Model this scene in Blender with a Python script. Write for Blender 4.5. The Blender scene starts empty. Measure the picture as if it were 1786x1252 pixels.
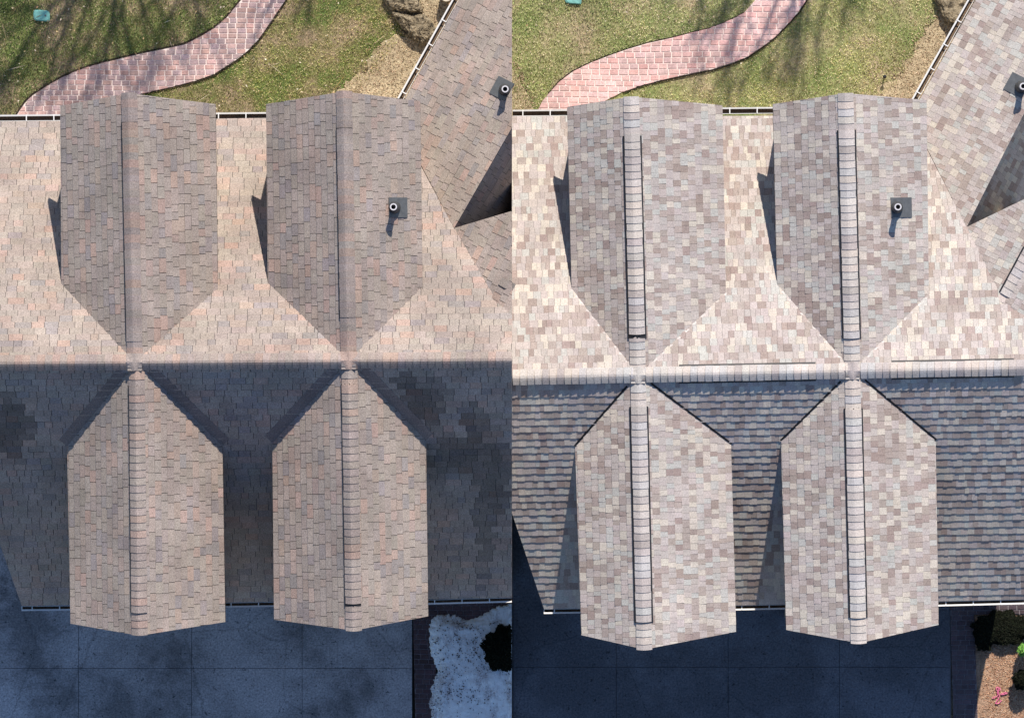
import bpy, math, random
from mathutils import Vector
random.seed(7)
R = math.radians
S = bpy.context.scene
COL = S.collection

# ------------------------------------------------------------------ camera, sky, sun
CAMZ = 123.0; DREF = 120.0
cam = bpy.data.objects.new('camera', bpy.data.cameras.new('camera')); COL.objects.link(cam)
cam.location = (0, 0, CAMZ); cam.rotation_euler = (0, 0, 0)
cam.data.sensor_width = 36; cam.data.lens = 36*DREF/17.86
cam.data.clip_end = 500; S.camera = cam
SUN_EL, SUN_AZ = 41.0, 11.0
w = bpy.data.worlds.new('World'); S.world = w; w.use_nodes = True
nt = w.node_tree
sky = nt.nodes.new('ShaderNodeTexSky'); sky.sky_type = 'NISHITA'; sky.sun_disc = False
sky.sun_elevation = R(SUN_EL); sky.sun_rotation = R(SUN_AZ)
sky.ozone_density = 5.0; sky.dust_density = .2
bg = nt.nodes['Background']; bg.inputs['Strength'].default_value = 0.104
nt.links.new(sky.outputs[0], bg.inputs['Color'])
sun = bpy.data.objects.new('sun', bpy.data.lights.new('sun', 'SUN')); COL.objects.link(sun)
sun.data.energy = 4.25; sun.data.angle = R(0.6); sun.data.color = (1, .915, .81)
L = Vector((math.cos(R(SUN_EL))*math.sin(R(SUN_AZ)), math.cos(R(SUN_EL))*math.cos(R(SUN_AZ)), math.sin(R(SUN_EL))))
sun.location = (5, 20, 25); sun.rotation_euler = L.to_track_quat('Z', 'Y').to_euler()
S.view_settings.view_transform = 'Standard'; S.view_settings.look = 'None'
S.view_settings.exposure = 0.50; S.view_settings.gamma = 1
S.render.engine = 'CYCLES'

# ------------------------------------------------------------------ coordinates
def W(px, py, z=0.0):
    k = .01*(CAMZ-z)/DREF
    return Vector(((px-893)*k, (626-py)*k, z))
def plane3(A, B, C):
    n = (B-A).cross(C-A); a = -n.x/n.z; b = -n.y/n.z
    return (a, b, A.z-a*A.x-b*A.y)
def zp(pl, x, y): return pl[0]*x+pl[1]*y+pl[2]
def P(px, py, pl):
    X = (px-893)*.01/DREF; Y = (626-py)*.01/DREF
    t = (CAMZ-pl[2])/(1+pl[0]*X+pl[1]*Y)
    return Vector((X*t, Y*t, CAMZ-t))
def clip_half(poly, nx, ny, c):          # keep nx*x+ny*y <= c
    out = []
    for i in range(len(poly)):
        p, q = poly[i], poly[(i+1) % len(poly)]
        dp = nx*p[0]+ny*p[1]-c; dq = nx*q[0]+ny*q[1]-c
        if dp <= 0: out.append(p)
        if (dp < 0 < dq) or (dq < 0 < dp):
            t = dp/(dp-dq); out.append((p[0]+(q[0]-p[0])*t, p[1]+(q[1]-p[1])*t))
    return out
def clip_rect(poly, x0, x1, y0, y1):
    for nx, ny, c in ((1,0,x1), (-1,0,-x0), (0,1,y1), (0,-1,-y0)):
        poly = clip_half(poly, nx, ny, c)
        if len(poly) < 3: return []
    return poly
def area(p): return .5*sum(p[i][0]*p[(i+1)%len(p)][1]-p[(i+1)%len(p)][0]*p[i][1] for i in range(len(p)))
def dedupe(p, e=1e-4):
    o = []
    for q in p:
        if not o or abs(q[0]-o[-1][0])+abs(q[1]-o[-1][1]) > e: o.append(q)
    while len(o) > 1 and abs(o[0][0]-o[-1][0])+abs(o[0][1]-o[-1][1]) <= e: o.pop()
    return o
def inside(poly, x, y):
    r = False; j = len(poly)-1
    for i in range(len(poly)):
        xi, yi = poly[i][0], poly[i][1]; xj, yj = poly[j][0], poly[j][1]
        if (yi > y) != (yj > y) and x < (xj-xi)*(y-yi)/(yj-yi)+xi: r = not r
        j = i
    return r
def edge_dist(poly, x, y):
    best = 1e9
    for i in range(len(poly)):
        ax, ay = poly[i][0], poly[i][1]; bx, by = poly[(i+1)%len(poly)][0], poly[(i+1)%len(poly)][1]
        dx, dy = bx-ax, by-ay; t = max(0, min(1, ((x-ax)*dx+(y-ay)*dy)/(dx*dx+dy*dy+1e-12)))
        best = min(best, math.hypot(x-ax-dx*t, y-ay-dy*t))
    return best

# ------------------------------------------------------------------ object helpers
BASE = {}
def empty(name, loc, label, cat, group=None):
    o = bpy.data.objects.new(name, None); COL.objects.link(o); o.location = loc
    o['label'] = label; o['category'] = cat
    if group: o['group'] = group
    BASE[o] = Vector(loc); return o
def mesh(name, verts, faces, mat, parent=None, cols=None, origin=None, smooth=False, mats=None, midx=None):
    if origin is None:
        n = max(1, len(verts)); origin = Vector((sum(v[0] for v in verts)/n, sum(v[1] for v in verts)/n, min(v[2] for v in verts)))
    ox, oy, oz = origin
    me = bpy.data.meshes.new(name)
    me.from_pydata([(v[0]-ox, v[1]-oy, v[2]-oz) for v in verts], [], faces)
    for m in (mats or [mat]): me.materials.append(m)
    if midx: me.polygons.foreach_set('material_index', midx)
    if cols:
        a = me.color_attributes.new('Col', 'FLOAT_COLOR', 'POINT')
        flat = []
        for c in cols: flat += [c[0], c[1], c[2], 1]
        a.data.foreach_set('color', flat)
    if smooth: me.polygons.foreach_set('use_smooth', [True]*len(me.polygons))
    me.update()
    o = bpy.data.objects.new(name, me); COL.objects.link(o)
    wl = Vector((ox, oy, oz)); BASE[o] = wl
    if parent: o.parent = parent; o.location = wl-BASE[parent]
    else: o.location = wl
    return o
def tag(o, label=None, cat=None, group=None, kind=None):
    if label: o['label'] = label
    if cat: o['category'] = cat
    if group: o['group'] = group
    if kind: o['kind'] = kind
    return o
class MB:
    def __init__(s): s.v = []; s.f = []; s.c = []
    def add(s, v, f, c=None):
        b = len(s.v); s.v += [tuple(x) for x in v]; s.f += [tuple(i+b for i in q) for q in f]
        if c: s.c += [c]*len(v)
    def box(s, x0, x1, y0, y1, z0, z1, c=None):
        s.add([(x0,y0,z0),(x1,y0,z0),(x1,y1,z0),(x0,y1,z0),(x0,y0,z1),(x1,y0,z1),(x1,y1,z1),(x0,y1,z1)],
              [(3,2,1,0),(4,5,6,7),(0,1,5,4),(1,2,6,5),(2,3,7,6),(3,0,4,7)], c)
    def prism(s, top, bot, c=None):
        n = len(top)
        s.add(list(top)+list(bot), [tuple(range(n)), tuple(range(2*n-1, n-1, -1))]+[(i, i+n, (i+1)%n+n, (i+1)%n) for i in range(n)], c)
    def bar(s, a, b, wd, h, c=None):      # box beam from a to b, top centred on the line
        a = Vector(a); b = Vector(b); d = (b-a).normalized(); sd = Vector((-d.y, d.x, 0)).normalized()*wd/2; u = Vector((0,0,h))
        s.add([a-sd-u,a+sd-u,a+sd,a-sd,b-sd-u,b+sd-u,b+sd,b-sd],[(0,1,2,3),(7,6,5,4),(0,4,5,1),(1,5,6,2),(2,6,7,3),(3,7,4,0)], c)
    def tube(s, a, b, r0, r1, n=10, c=None, cap=True):
        a = Vector(a); b = Vector(b); q = (b-a).to_track_quat('Z','Y'); vs = []
        for p, r in ((a,r0),(b,r1)):
            for i in range(n):
                an = 2*math.pi*i/n; vs.append(p+q@Vector((r*math.cos(an), r*math.sin(an), 0)))
        f = [(i, (i+1)%n, (i+1)%n+n, i+n) for i in range(n)]
        if cap: f += [tuple(range(n-1,-1,-1)), tuple(range(n, 2*n))]
        s.add(vs, f, c)
    def build(s, name, mat, parent=None, **k): return mesh(name, s.v, s.f, mat, parent, cols=s.c or None, **k)

# ------------------------------------------------------------------ materials
def newmat(name):
    m = bpy.data.materials.new(name); m.use_nodes = True
    return m, m.node_tree, m.node_tree.nodes['Principled BSDF']
def noise(nt, scale, detail=4, rough=.6, coord=None, stretch=None):
    n = nt.nodes.new('ShaderNodeTexNoise'); n.inputs['Scale'].default_value = scale
    n.inputs['Detail'].default_value = detail; n.inputs['Roughness'].default_value = rough
    g = nt.nodes.new('ShaderNodeNewGeometry')
    if stretch:
        mp = nt.nodes.new('ShaderNodeMapping'); mp.inputs['Scale'].default_value = stretch
        nt.links.new(g.outputs['Position'], mp.inputs['Vector']); nt.links.new(mp.outputs[0], n.inputs['Vector'])
    else: nt.links.new(g.outputs['Position'], n.inputs['Vector'])
    return n
def ramp(nt, src, stops):
    r = nt.nodes.new('ShaderNodeValToRGB'); e = r.color_ramp.elements
    while len(e) < len(stops): e.new(.5)
    for i, (p, c) in enumerate(stops):
        e[i].position = p; e[i].color = (c, c, c, 1) if isinstance(c, (int, float)) else (*c, 1)
    nt.links.new(src, r.inputs[0]); return r.outputs[0]
def mul(nt, a, b, fac=1.0, mode='MULTIPLY'):
    m = nt.nodes.new('ShaderNodeMix'); m.data_type = 'RGBA'; m.blend_type = mode
    if hasattr(fac, 'links'): nt.links.new(fac, m.inputs[0])
    else: m.inputs[0].default_value = fac
    for s, i in ((a, 6), (b, 7)):
        if isinstance(s, tuple): m.inputs[i].default_value = (*s, 1)
        else: nt.links.new(s, m.inputs[i])
    return m.outputs[2]
def bump(nt, bsdf, src, strength, dist):
    b = nt.nodes.new('ShaderNodeBump'); b.inputs['Strength'].default_value = strength; b.inputs['Distance'].default_value = dist
    nt.links.new(src, b.inputs['Height']); nt.links.new(b.outputs[0], bsdf.inputs['Normal'])
def col_attr(nt):
    a = nt.nodes.new('ShaderNodeVertexColor'); a.layer_name = 'Col'; return a.outputs[0]
def plain(name, c, rough=.8, scale=20, lo=.8, hi=1.15, metal=0, bmp=.0):
    m, nt, b = newmat(name)
    n = noise(nt, scale); r = ramp(nt, n.outputs[0], ((.3, lo), (.7, hi)))
    nt.links.new(mul(nt, c, r), b.inputs['Base Color']); b.inputs['Roughness'].default_value = rough
    b.inputs['Metallic'].default_value = metal
    if bmp: bump(nt, b, n.outputs[0], .6, bmp)
    return m
def attr_mat(name, rough=.9, grain=60, lo=.75, hi=1.25, big=1.1, blo=.85, bhi=1.12, bmp=.004, spec=.2):
    m, nt, b = newmat(name)
    n = noise(nt, grain, 3, .7); n2 = noise(nt, big, 5, .6)
    c = mul(nt, col_attr(nt), ramp(nt, n.outputs[0], ((.33, lo), (.67, hi))))
    c = mul(nt, c, ramp(nt, n2.outputs[0], ((.35, blo), (.65, bhi))))
    nt.links.new(c, b.inputs['Base Color']); b.inputs['Roughness'].default_value = rough
    b.inputs['Specular IOR Level'].default_value = spec
    if bmp: bump(nt, b, n.outputs[0], .5, bmp)
    return m
M = {}
M['old_shingle'] = attr_mat('weathered_shingle', grain=48, lo=.66, hi=1.32, big=1.3, blo=.84, bhi=1.12, bmp=.006)
M['new_shingle'] = attr_mat('new_shingle', grain=48, lo=.76, hi=1.22, big=1.6, blo=.90, bhi=1.08, bmp=.004)
M['felt'] = plain('roof_felt', (.05,.045,.045))
M['old_vent'] = plain('weathered_vent', (.12,.10,.10))
M['black'] = plain('black_plastic', (.012,.012,.015), .6)
M['siding'] = plain('beige_siding', (.42,.36,.28))
M['white'] = plain('white_metal', (.80,.79,.76), .45, 8, .93, 1.03)
M['gutter_dirt'] = plain('gutter_dirt', (.16,.11,.07), .95, 40, .4, 1.5)
M['grass'] = attr_mat('grass_blades', rough=.8, grain=25, lo=.8, hi=1.2, big=1.2, blo=.7, bhi=1.25, bmp=0)
M['leaf'] = attr_mat('leaf', rough=.75, grain=30, lo=.7, hi=1.3, bmp=0, spec=.08)
M['pebble'] = attr_mat('pebble', rough=.9, grain=50, bmp=0)
M['brick'] = attr_mat('stamped_brick', rough=.85, grain=38, lo=.78, hi=1.18, big=2.2, blo=.76, bhi=1.12, bmp=.004)
M['bark'] = plain('bark', (.14,.11,.08), .95, 15, .6, 1.3, bmp=.02)
M['pipe'] = plain('pipe_plastic', (.62,.60,.60), .5, 10, .9, 1.05)
M['boot'] = plain('pipe_boot', (.05,.052,.056), .55)
M['flash'] = plain('flashing', (.10,.105,.11), .45, 12, .8, 1.15)
M['teal'] = plain('teal_plastic', (.16,.40,.36), .5, 14, .75, 1.25)
M['pink'] = plain('pink_paint', (.85,.16,.35), .7)
M['tan'] = plain('tan_wood', (.42,.26,.13), .8, 20, .7, 1.2)
M['cream'] = plain('cream_stone', (.62,.55,.42), .8)

M['joint'] = plain('joint_filler', (.13,.13,.14))
def soil_mat(name, stops, scales=(1.3, 18), bmp=.02):
    m, nt, b = newmat(name)
    n = noise(nt, scales[0], 6, .65); n2 = noise(nt, scales[1], 5, .75)
    c = ramp(nt, n.outputs[0], stops)
    c = mul(nt, c, ramp(nt, n2.outputs[0], ((.3, .45), (.5, 1.0), (.7, 1.5))))
    nt.links.new(c, b.inputs['Base Color']); b.inputs['Roughness'].default_value = .95
    b.inputs['Specular IOR Level'].default_value = .1
    bump(nt, b, n2.outputs[0], .9, bmp); return m
M['lawn'] = soil_mat('lawn_soil', ((.40, (.30,.23,.15)), (.48, (.20,.18,.085)), (.56, (.14,.17,.055)), (.68, (.10,.15,.045))))
M['lawn2'] = soil_mat('pale_lawn_soil', ((.36, (.38,.31,.20)), (.5, (.28,.28,.13)), (.64, (.20,.25,.09))))
M['gravel'] = soil_mat('gravel_soil', ((.35, (.30,.235,.15)), (.6, (.50,.41,.27))), (3, 30))
M['mulch'] = soil_mat('mulch', ((.35, (.32,.20,.13)), (.6, (.46,.30,.20))), (3, 30), .03)
M['dark_soil'] = soil_mat('dark_soil', ((.35, (.018,.014,.011)), (.6, (.04,.03,.022))), (3, 30))
M['mortar'] = plain('pink_mortar', (.74,.63,.59), .9, 30, .85, 1.12)
M['mortar2'] = plain('grey_mortar', (.22,.20,.215), .9, 30, .7, 1.12)
def concrete(name, c, blotch, wet=.5):
    m, nt, b = newmat(name)
    n = noise(nt, .55, 8, .66); n2 = noise(nt, 30, 4, .75); n3 = noise(nt, 4.0, 8, .85); n4 = noise(nt, 14, 3, .6)
    k = mul(nt, c, ramp(nt, n.outputs[0], ((.40, wet), (.47, .8), (.52, .95), (.6, 1.18))))
    k = mul(nt, k, ramp(nt, n2.outputs[0], ((.32, .5), (.68, 1.45))))
    k = mul(nt, k, ramp(nt, n3.outputs[0], ((.30, blotch), (.42, 1.0), (.6, 1.08))))
    k = mul(nt, k, ramp(nt, n4.outputs[0], ((.30, .35), (.36, 1.0))))
    v = nt.nodes.new('ShaderNodeTexVoronoi'); v.feature = 'DISTANCE_TO_EDGE'; v.inputs['Scale'].default_value = .45
    g = nt.nodes.new('ShaderNodeNewGeometry'); mx = nt.nodes.new('ShaderNodeMix'); mx.data_type = 'VECTOR'; mx.inputs[0].default_value = .12
    nn = noise(nt, 3, 5, .7); nt.links.new(g.outputs['Position'], mx.inputs[4]); nt.links.new(nn.outputs[1], mx.inputs[5]); nt.links.new(mx.outputs[1], v.inputs['Vector'])
    crack = ramp(nt, v.outputs[0], ((.0, .62), (.006, 1.0)))
    k = mul(nt, k, crack, .8)
    nt.links.new(k, b.inputs['Base Color']); b.inputs['Roughness'].default_value = .85
    bump(nt, b, n2.outputs[0], .4, .004); return m
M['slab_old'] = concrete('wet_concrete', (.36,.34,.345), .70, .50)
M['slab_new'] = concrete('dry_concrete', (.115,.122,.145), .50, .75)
m, nt_, b_ = newmat('snow')
n1 = noise(nt_, 38, 4, .8); n2 = noise(nt_, 1.3, 5, .65, stretch=(1.6, .7, 1)); n3 = noise(nt_, 12, 6, .85)
zone = ramp(nt_, n2.outputs[0], ((.50, 0.0), (.60, 1.0)))
c_ = mul(nt_, (.96,.97,.98), mul(nt_, (.96,.97,.98), ramp(nt_, n1.outputs[0], ((.40, (.30,.24,.22)), (.52, (.72,.68,.70)), (.62, (1,1,1))))), zone, 'MIX')
c_ = mul(nt_, c_, ramp(nt_, n3.outputs[0], ((.27, (.20,.15,.12)), (.33, 1.0))))
nt_.links.new(c_, b_.inputs['Base Color']); b_.inputs['Roughness'].default_value = .6
bump(nt_, b_, n3.outputs[0], .7, .03); M['snow'] = m
m, nt_, b_ = newmat('rock')
n1 = noise(nt_, 9, 8, .8); n2 = noise(nt_, 2.5, 4, .6)
c_ = mul(nt_, ramp(nt_, n1.outputs[0], ((.41, (.05,.038,.025)), (.47, (.34,.27,.17)), (.6, (.66,.54,.36)))), ramp(nt_, n2.outputs[0], ((.35, .75), (.65, 1.15))))
nt_.links.new(c_, b_.inputs['Base Color']); b_.inputs['Roughness'].default_value = .95
bump(nt_, b_, n1.outputs[0], 1.0, .14); M['rock'] = m

# ------------------------------------------------------------------ roofing
rnd = random.Random(11)
def jit(c, a): k = 1+rnd.uniform(-a, a); return tuple(x*k*(1+rnd.uniform(-a, a)*.25) for x in c)
def pal_old():
    r = rnd.random()
    if r < .07: return jit((.375,.275,.23), .08)
    if r < .20: return jit((.352,.275,.235), .09)
    if r < .31: return jit((.285,.248,.235), .08)
    return jit((.328,.275,.240), .08)
def pal_new():
    r = rnd.random()
    if r < .18: return jit((.51,.455,.395), .05)
    if r < .29: return jit((.435,.42,.39), .04)
    if r < .50: return jit((.36,.30,.27), .06)
    if r < .60: return jit((.315,.25,.225), .07)
    return jit((.43,.378,.352), .07)
def cap_old(): return jit((.345,.255,.215), .08) if rnd.random() < .22 else jit((.30,.25,.225), .08)
def cap_new(): return jit(rnd.choice(((.44,.395,.37),(.48,.44,.405),(.39,.345,.325),(.44,.42,.41),(.49,.43,.385))), .06)

class House:
    def __init__(s, root, mat, pal, cap, sign, style):
        s.root = root; s.mat = mat; s.pal = pal; s.cap = cap; s.sign = sign; s.style = style; s.pieces = []; s.stain = None
    def keep(s, poly, m=.0):       # only the part on this side of the boundary between the two houses
        return dedupe(clip_half(poly, s.sign, 0, -m) if s.sign > 0 else clip_half(poly, -1, 0, -m))
    def deck(s, name, poly, pl, thick, drop=0):
        poly = s.keep([(p[0], p[1]) for p in poly])
        if area(poly) < 0: poly = poly[::-1]
        mb = MB(); mb.prism([(x, y, zp(pl, x, y)) for x, y in poly], [(x, y, zp(pl, x, y)-thick) for x, y in poly])
        return mb.build(name, M['felt'], s.root)
    def shingles(s, part, poly, pl, expo=.143, skip=None, origin=None, tabw=None, lift=0., tm_=1.0):
        g = math.hypot(pl[0], pl[1]); up = (pl[0]/g, pl[1]/g); ud = (up[1], -up[0])
        e = expo/math.sqrt(1+g*g) if expo < 1 else expo-1
        ox, oy = (origin or poly[0])[:2]
        sub = s.keep([(p[0], p[1]) for p in poly])
        uv = [((x-ox)*ud[0]+(y-oy)*ud[1], (x-ox)*up[0]+(y-oy)*up[1]) for x, y in sub]
        if area(uv) < 0: uv = uv[::-1]
        u0 = min(p[0] for p in uv); u1 = max(p[0] for p in uv); v0 = min(p[1] for p in uv); v1 = max(p[1] for p in uv)
        old = s.style == 'old'
        k = math.floor(v0/e)
        drift = rnd.uniform(0, 6)
        while k*e < v1:
            va = k*e; vb = va+e; u = u0-rnd.uniform(0, .3); thick_tab = False
            t_course = rnd.uniform(.011, .016) if old else .0075
            wob = rnd.uniform(-.004, .004)
            while u < u1:
                if old:
                    wd = rnd.choice((.20,.22,.24,.25,.28,.13,.17)) if tabw is None else rnd.uniform(*tabw)
                    t = t_course+rnd.uniform(0, .004); gap = .008 if rnd.random() < .85 else .011
                    vj = wob + (rnd.uniform(-.004, .003) if rnd.random() < .8 else rnd.uniform(-.012, .0))
                else:
                    wd = rnd.choice((.075,.09,.10,.11,.13,.15)) if tabw is None else rnd.uniform(*tabw)
                    thick_tab = not thick_tab if rnd.random() < .85 else thick_tab
                    t = .0150 if thick_tab else .0085
                    t += rnd.uniform(-.001, .001); gap = .0035; t = t if tm_ < 1.1 else (rnd.uniform(.0085, .0125) if not thick_tab else rnd.uniform(.0115, .0150)); gap = gap if tm_ < 1.1 else .0015; vj = (-.004 if thick_tab else .002)+rnd.uniform(-.002, .002)
                pc = clip_rect(uv, u+gap/2, u+wd-gap/2, va+vj, vb+.001)
                u += wd
                if len(pc) < 3: continue
                pc = dedupe(pc)
                if len(pc) < 3: continue
                ar = area(pc)
                if ar < 2e-4: continue
                tops = []; bots = []; t *= tm_
                cx = cy = 0
                tilt = rnd.uniform(-.0015, .0015)
                for (a, b) in pc:
                    x = ox+ud[0]*a+up[0]*b; y = oy+ud[1]*a+up[1]*b; z = zp(pl, x, y)+lift+.005
                    f = 1-(b-va)/e
                    tops.append((x, y, z+.002+t*max(0, f)+tilt*(a-u)/wd)); bots.append((x, y, z-.010)); cx += x; cy += y
                cx /= len(pc); cy /= len(pc)
                if skip and skip(cx, cy): continue
                c = s.pal()
                if s.stain: q = s.stain(cx, cy); c = tuple(v*q for v in c)
                if area([(p[0], p[1]) for p in tops]) < 0: tops.reverse(); bots.reverse()
                s.pieces.append((ar, tops, bots, c, part))
            k += 1
    def finish(s):
        s.pieces.sort(key=lambda p: -p[0])
        for ar, tops, bots, c, part in s.pieces[:300]:
            mb = MB(); mb.prism(tops, bots, c); mb.build('shingle', s.mat, part)
        mb = MB()
        for ar, tops, bots, c, part in s.pieces[300:]:
            n = len(tops); mb.add(list(tops)+list(bots), [tuple(range(n))]+[(i, i+n, (i+1)%n+n, (i+1)%n) for i in range(n)], c)
        o = mb.build('shingle_field', s.mat, s.root); o['kind'] = 'stuff'
    def ridge(s, part, A, B, slopeL, slopeR, vents=(), step=.127, hw=.135, body='black', flare=.16, capc=None, end=None, base=.012, flare2=None, drop=.014):
        """caps from A to B; each cap's exposed butt faces B; vents are (t0, t1) in metres from A"""
        A = Vector(A); B = Vector(B); d = (B-A); ln = d.length; d.normalize(); sd = Vector((d.y, -d.x, 0)).normalized()
        def prof(o, raise_, sl):
            r = .035; return raise_-sl*(math.sqrt(o*o+r*r)-r)
        offs = [-1, -.72, -.42, -.15, .15, .42, .72, 1]
        t = 0.0
        while t < ln-.02:
            t1 = min(t+step, ln)
            mid = A+d*((t+t1)/2)
            if mid.x*s.sign > 0 or (not s.sign): pass
            if (s.sign > 0 and max((A+d*t).x, (A+d*t1).x) > -.004) or (s.sign < 0 and min((A+d*t).x, (A+d*t1).x) < .004): t = t1; continue
            vent = any(a <= (t+t1)/2 <= b for a, b in vents)
            r0 = .034 if vent else base
            lo, hi = [], []
            jw = rnd.uniform(-.004, .004); c = (capc or s.cap)()
            for tt, rr in ((t-.004, r0+.001), (t1+.006, r0+.001+drop)):
                for o in offs:
                    oo = o*(hw+jw); sl = slopeL if o < 0 else slopeR
                    bow = (.010*(1-o*o)) if tt > t+.01 else 0
                    p = A+d*(tt+bow)+sd*oo; z = p.z+prof(oo, rr, sl)
                    hi.append((p.x, p.y, z)); lo.append((p.x, p.y, z-.016))
            n = len(offs); v = hi+lo; f = []
            for i in range(n-1):
                f.append((i, i+1, n+i+1, n+i)); f.append((2*n+i, 3*n+i, 3*n+i+1, 2*n+i+1))
                f.append((n+i, n+i+1, 3*n+i+1, 3*n+i)); f.append((i, 2*n+i, 2*n+i+1, i+1))
            f += [(0, n, 3*n, 2*n), (n-1, 3*n-1, 4*n-1, 2*n-1)]
            mb = MB(); mb.add(v, f, c); mb.build('ridge_cap', s.mat, part)
            t = t1
        for a, b in vents:
            mb = MB(); vs = []
            bo = [-1, -.5, 0, .5, 1]
            a2, b2 = a+.01, b+.02
            for tt in (a2, b2):
                for lvl in (0, 1):
                    for o in bo:
                        oo = o*(flare if o > 0 else (flare2 or flare)); sl = slopeL if o < 0 else slopeR
                        p = A+d*tt+sd*oo
                        vs.append((p.x, p.y, p.z+prof(oo, .024, sl)-(.05 if lvl else 0)))
            f = []
            for i in range(4): f.append((i, i+1, 11+i, 10+i))
            f += [(0, 10, 15, 5), (4, 9, 19, 14), (0,1,6,5),(1,2,7,6),(2,3,8,7),(3,4,9,8),(10,15,16,11),(11,16,17,12),(12,17,18,13),(13,18,19,14)]
            x_ok = all((v[0] < -.001) if s.sign > 0 else (v[0] > .001) for v in vs)
            mb.add(vs, f)
            if x_ok: mb.build('ridge_vent', M[body], part)
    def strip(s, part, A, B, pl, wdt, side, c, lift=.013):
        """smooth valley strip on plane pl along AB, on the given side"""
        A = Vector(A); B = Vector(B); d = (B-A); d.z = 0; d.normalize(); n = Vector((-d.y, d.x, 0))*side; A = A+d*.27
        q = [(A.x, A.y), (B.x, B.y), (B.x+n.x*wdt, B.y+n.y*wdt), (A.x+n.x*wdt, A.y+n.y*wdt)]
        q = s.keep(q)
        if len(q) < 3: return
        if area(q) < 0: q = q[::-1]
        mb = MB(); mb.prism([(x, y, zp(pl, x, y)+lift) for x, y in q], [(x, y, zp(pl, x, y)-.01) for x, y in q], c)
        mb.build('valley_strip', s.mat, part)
    def gutter(s, A, B, out, wdt=.10, sp=.48, end_cap=False, deep=.11):
        """A, B world points of the shingle edge; out = outward unit vector"""
        A = Vector(A); B = Vector(B); out = Vector((out[0], out[1], 0)).normalized(); d = (B-A).normalized()
        pts = [(0, -.045), (.008, -.045), (.008, -deep), (wdt-.02, -deep), (wdt-.015, -.028), (wdt+.012, -.022), (wdt+.012, -deep-.012), (0, -deep-.012)]
        vs = []
        for p in (A, B):
            for o, z in pts: q = p+out*o; vs.append((q.x, q.y, q.z+z))
        n = len(pts); f = [(i, (i+1)%n, (i+1)%n+n, i+n) for i in range(n)]+[tuple(range(n)), tuple(range(2*n-1, n-1, -1))]
        mi = [0]*len(f); mi[2] = 1; mi[1] = 1
        g = mesh('gutter', vs, f, None, s.root, mats=[M['white'], M['gutter_dirt']], midx=mi)
        ln = (B-A).length; t = .18
        while t < ln:
            mb = MB(); p = A+d*t
            mb.bar(p+out*.0+Vector((0,0,-.020)), p+out*(wdt+.01)+Vector((0,0,-.018)), .018, .01)
            mb.build('gutter_bracket', M['white'], g); t += sp
        if end_cap:
            mb = MB(); mb.bar(A+Vector((0,0,-.022)), A+out*(wdt+.012)+Vector((0,0,-.022)), .012, .09); mb.build('gutter_end', M['white'], g)
        return g
    def vent_pipe(s, px, py, pl, tilt_dir, h=.46, clipx=None, r=.052):
        p = P(px, py, pl); g = math.hypot(pl[0], pl[1]); up = Vector((pl[0]/g, pl[1]/g, 0)); n = Vector((-pl[0], -pl[1], 1)).normalized()
        v = Vector((up.x, up.y, g)).normalized(); u = n.cross(v)
        root = MB()
        def q(a, b, c): return p+u*a+v*b+n*c
        c0 = (-.17, .17, -.30, .12)
        top = [q(c0[0], c0[2], .030), q(c0[1], c0[2], .030), q(c0[1], c0[3], .028), q(c0[0], c0[3], .028)]
        bot = [t-n*.03 for t in top]
        if s.sign > 0 and clipx:
            pass
        if area([(t.x, t.y) for t in top]) < 0: top.reverse(); bot.reverse()
        root.prism(top, bot); fl = root.build('pipe_flashing', M['flash'], s.root)
        b = MB(); base = p+n*.015; z = Vector((0,0,1))
        b.tube(base-z*.05, base+z*.07, .115, .10, 20, cap=False); b.tube(base+z*.07, base+z*.16, .10, .062, 20)
        b.build('pipe_boot', M['boot'], fl, smooth=False)
        t = MB(); n_ = 20
        rings = [(r, .05), (r, h-.06), (r+.008, h-.06), (r+.008, h), (r-.012, h), (r-.012, h-.16)]
        vs = []
        for rr, hh in rings:
            for i in range(n_):
                a = 2*math.pi*i/n_; vs.append((base.x+rr*math.cos(a), base.y+rr*math.sin(a), base.z+hh))
        f = [(k*n_+i, k*n_+(i+1)%n_, (k+1)*n_+(i+1)%n_, (k+1)*n_+i) for k in range(len(rings)-1) for i in range(n_)]
        t.add(vs, f); t.build('vent_pipe', M['pipe'], fl)
        bb = MB(); bb.tube((base.x, base.y, base.z+h-.17), (base.x, base.y, base.z+h-.158), r-.012, r-.012, 16); bb.build('pipe_bore', M['black'], fl)

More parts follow.
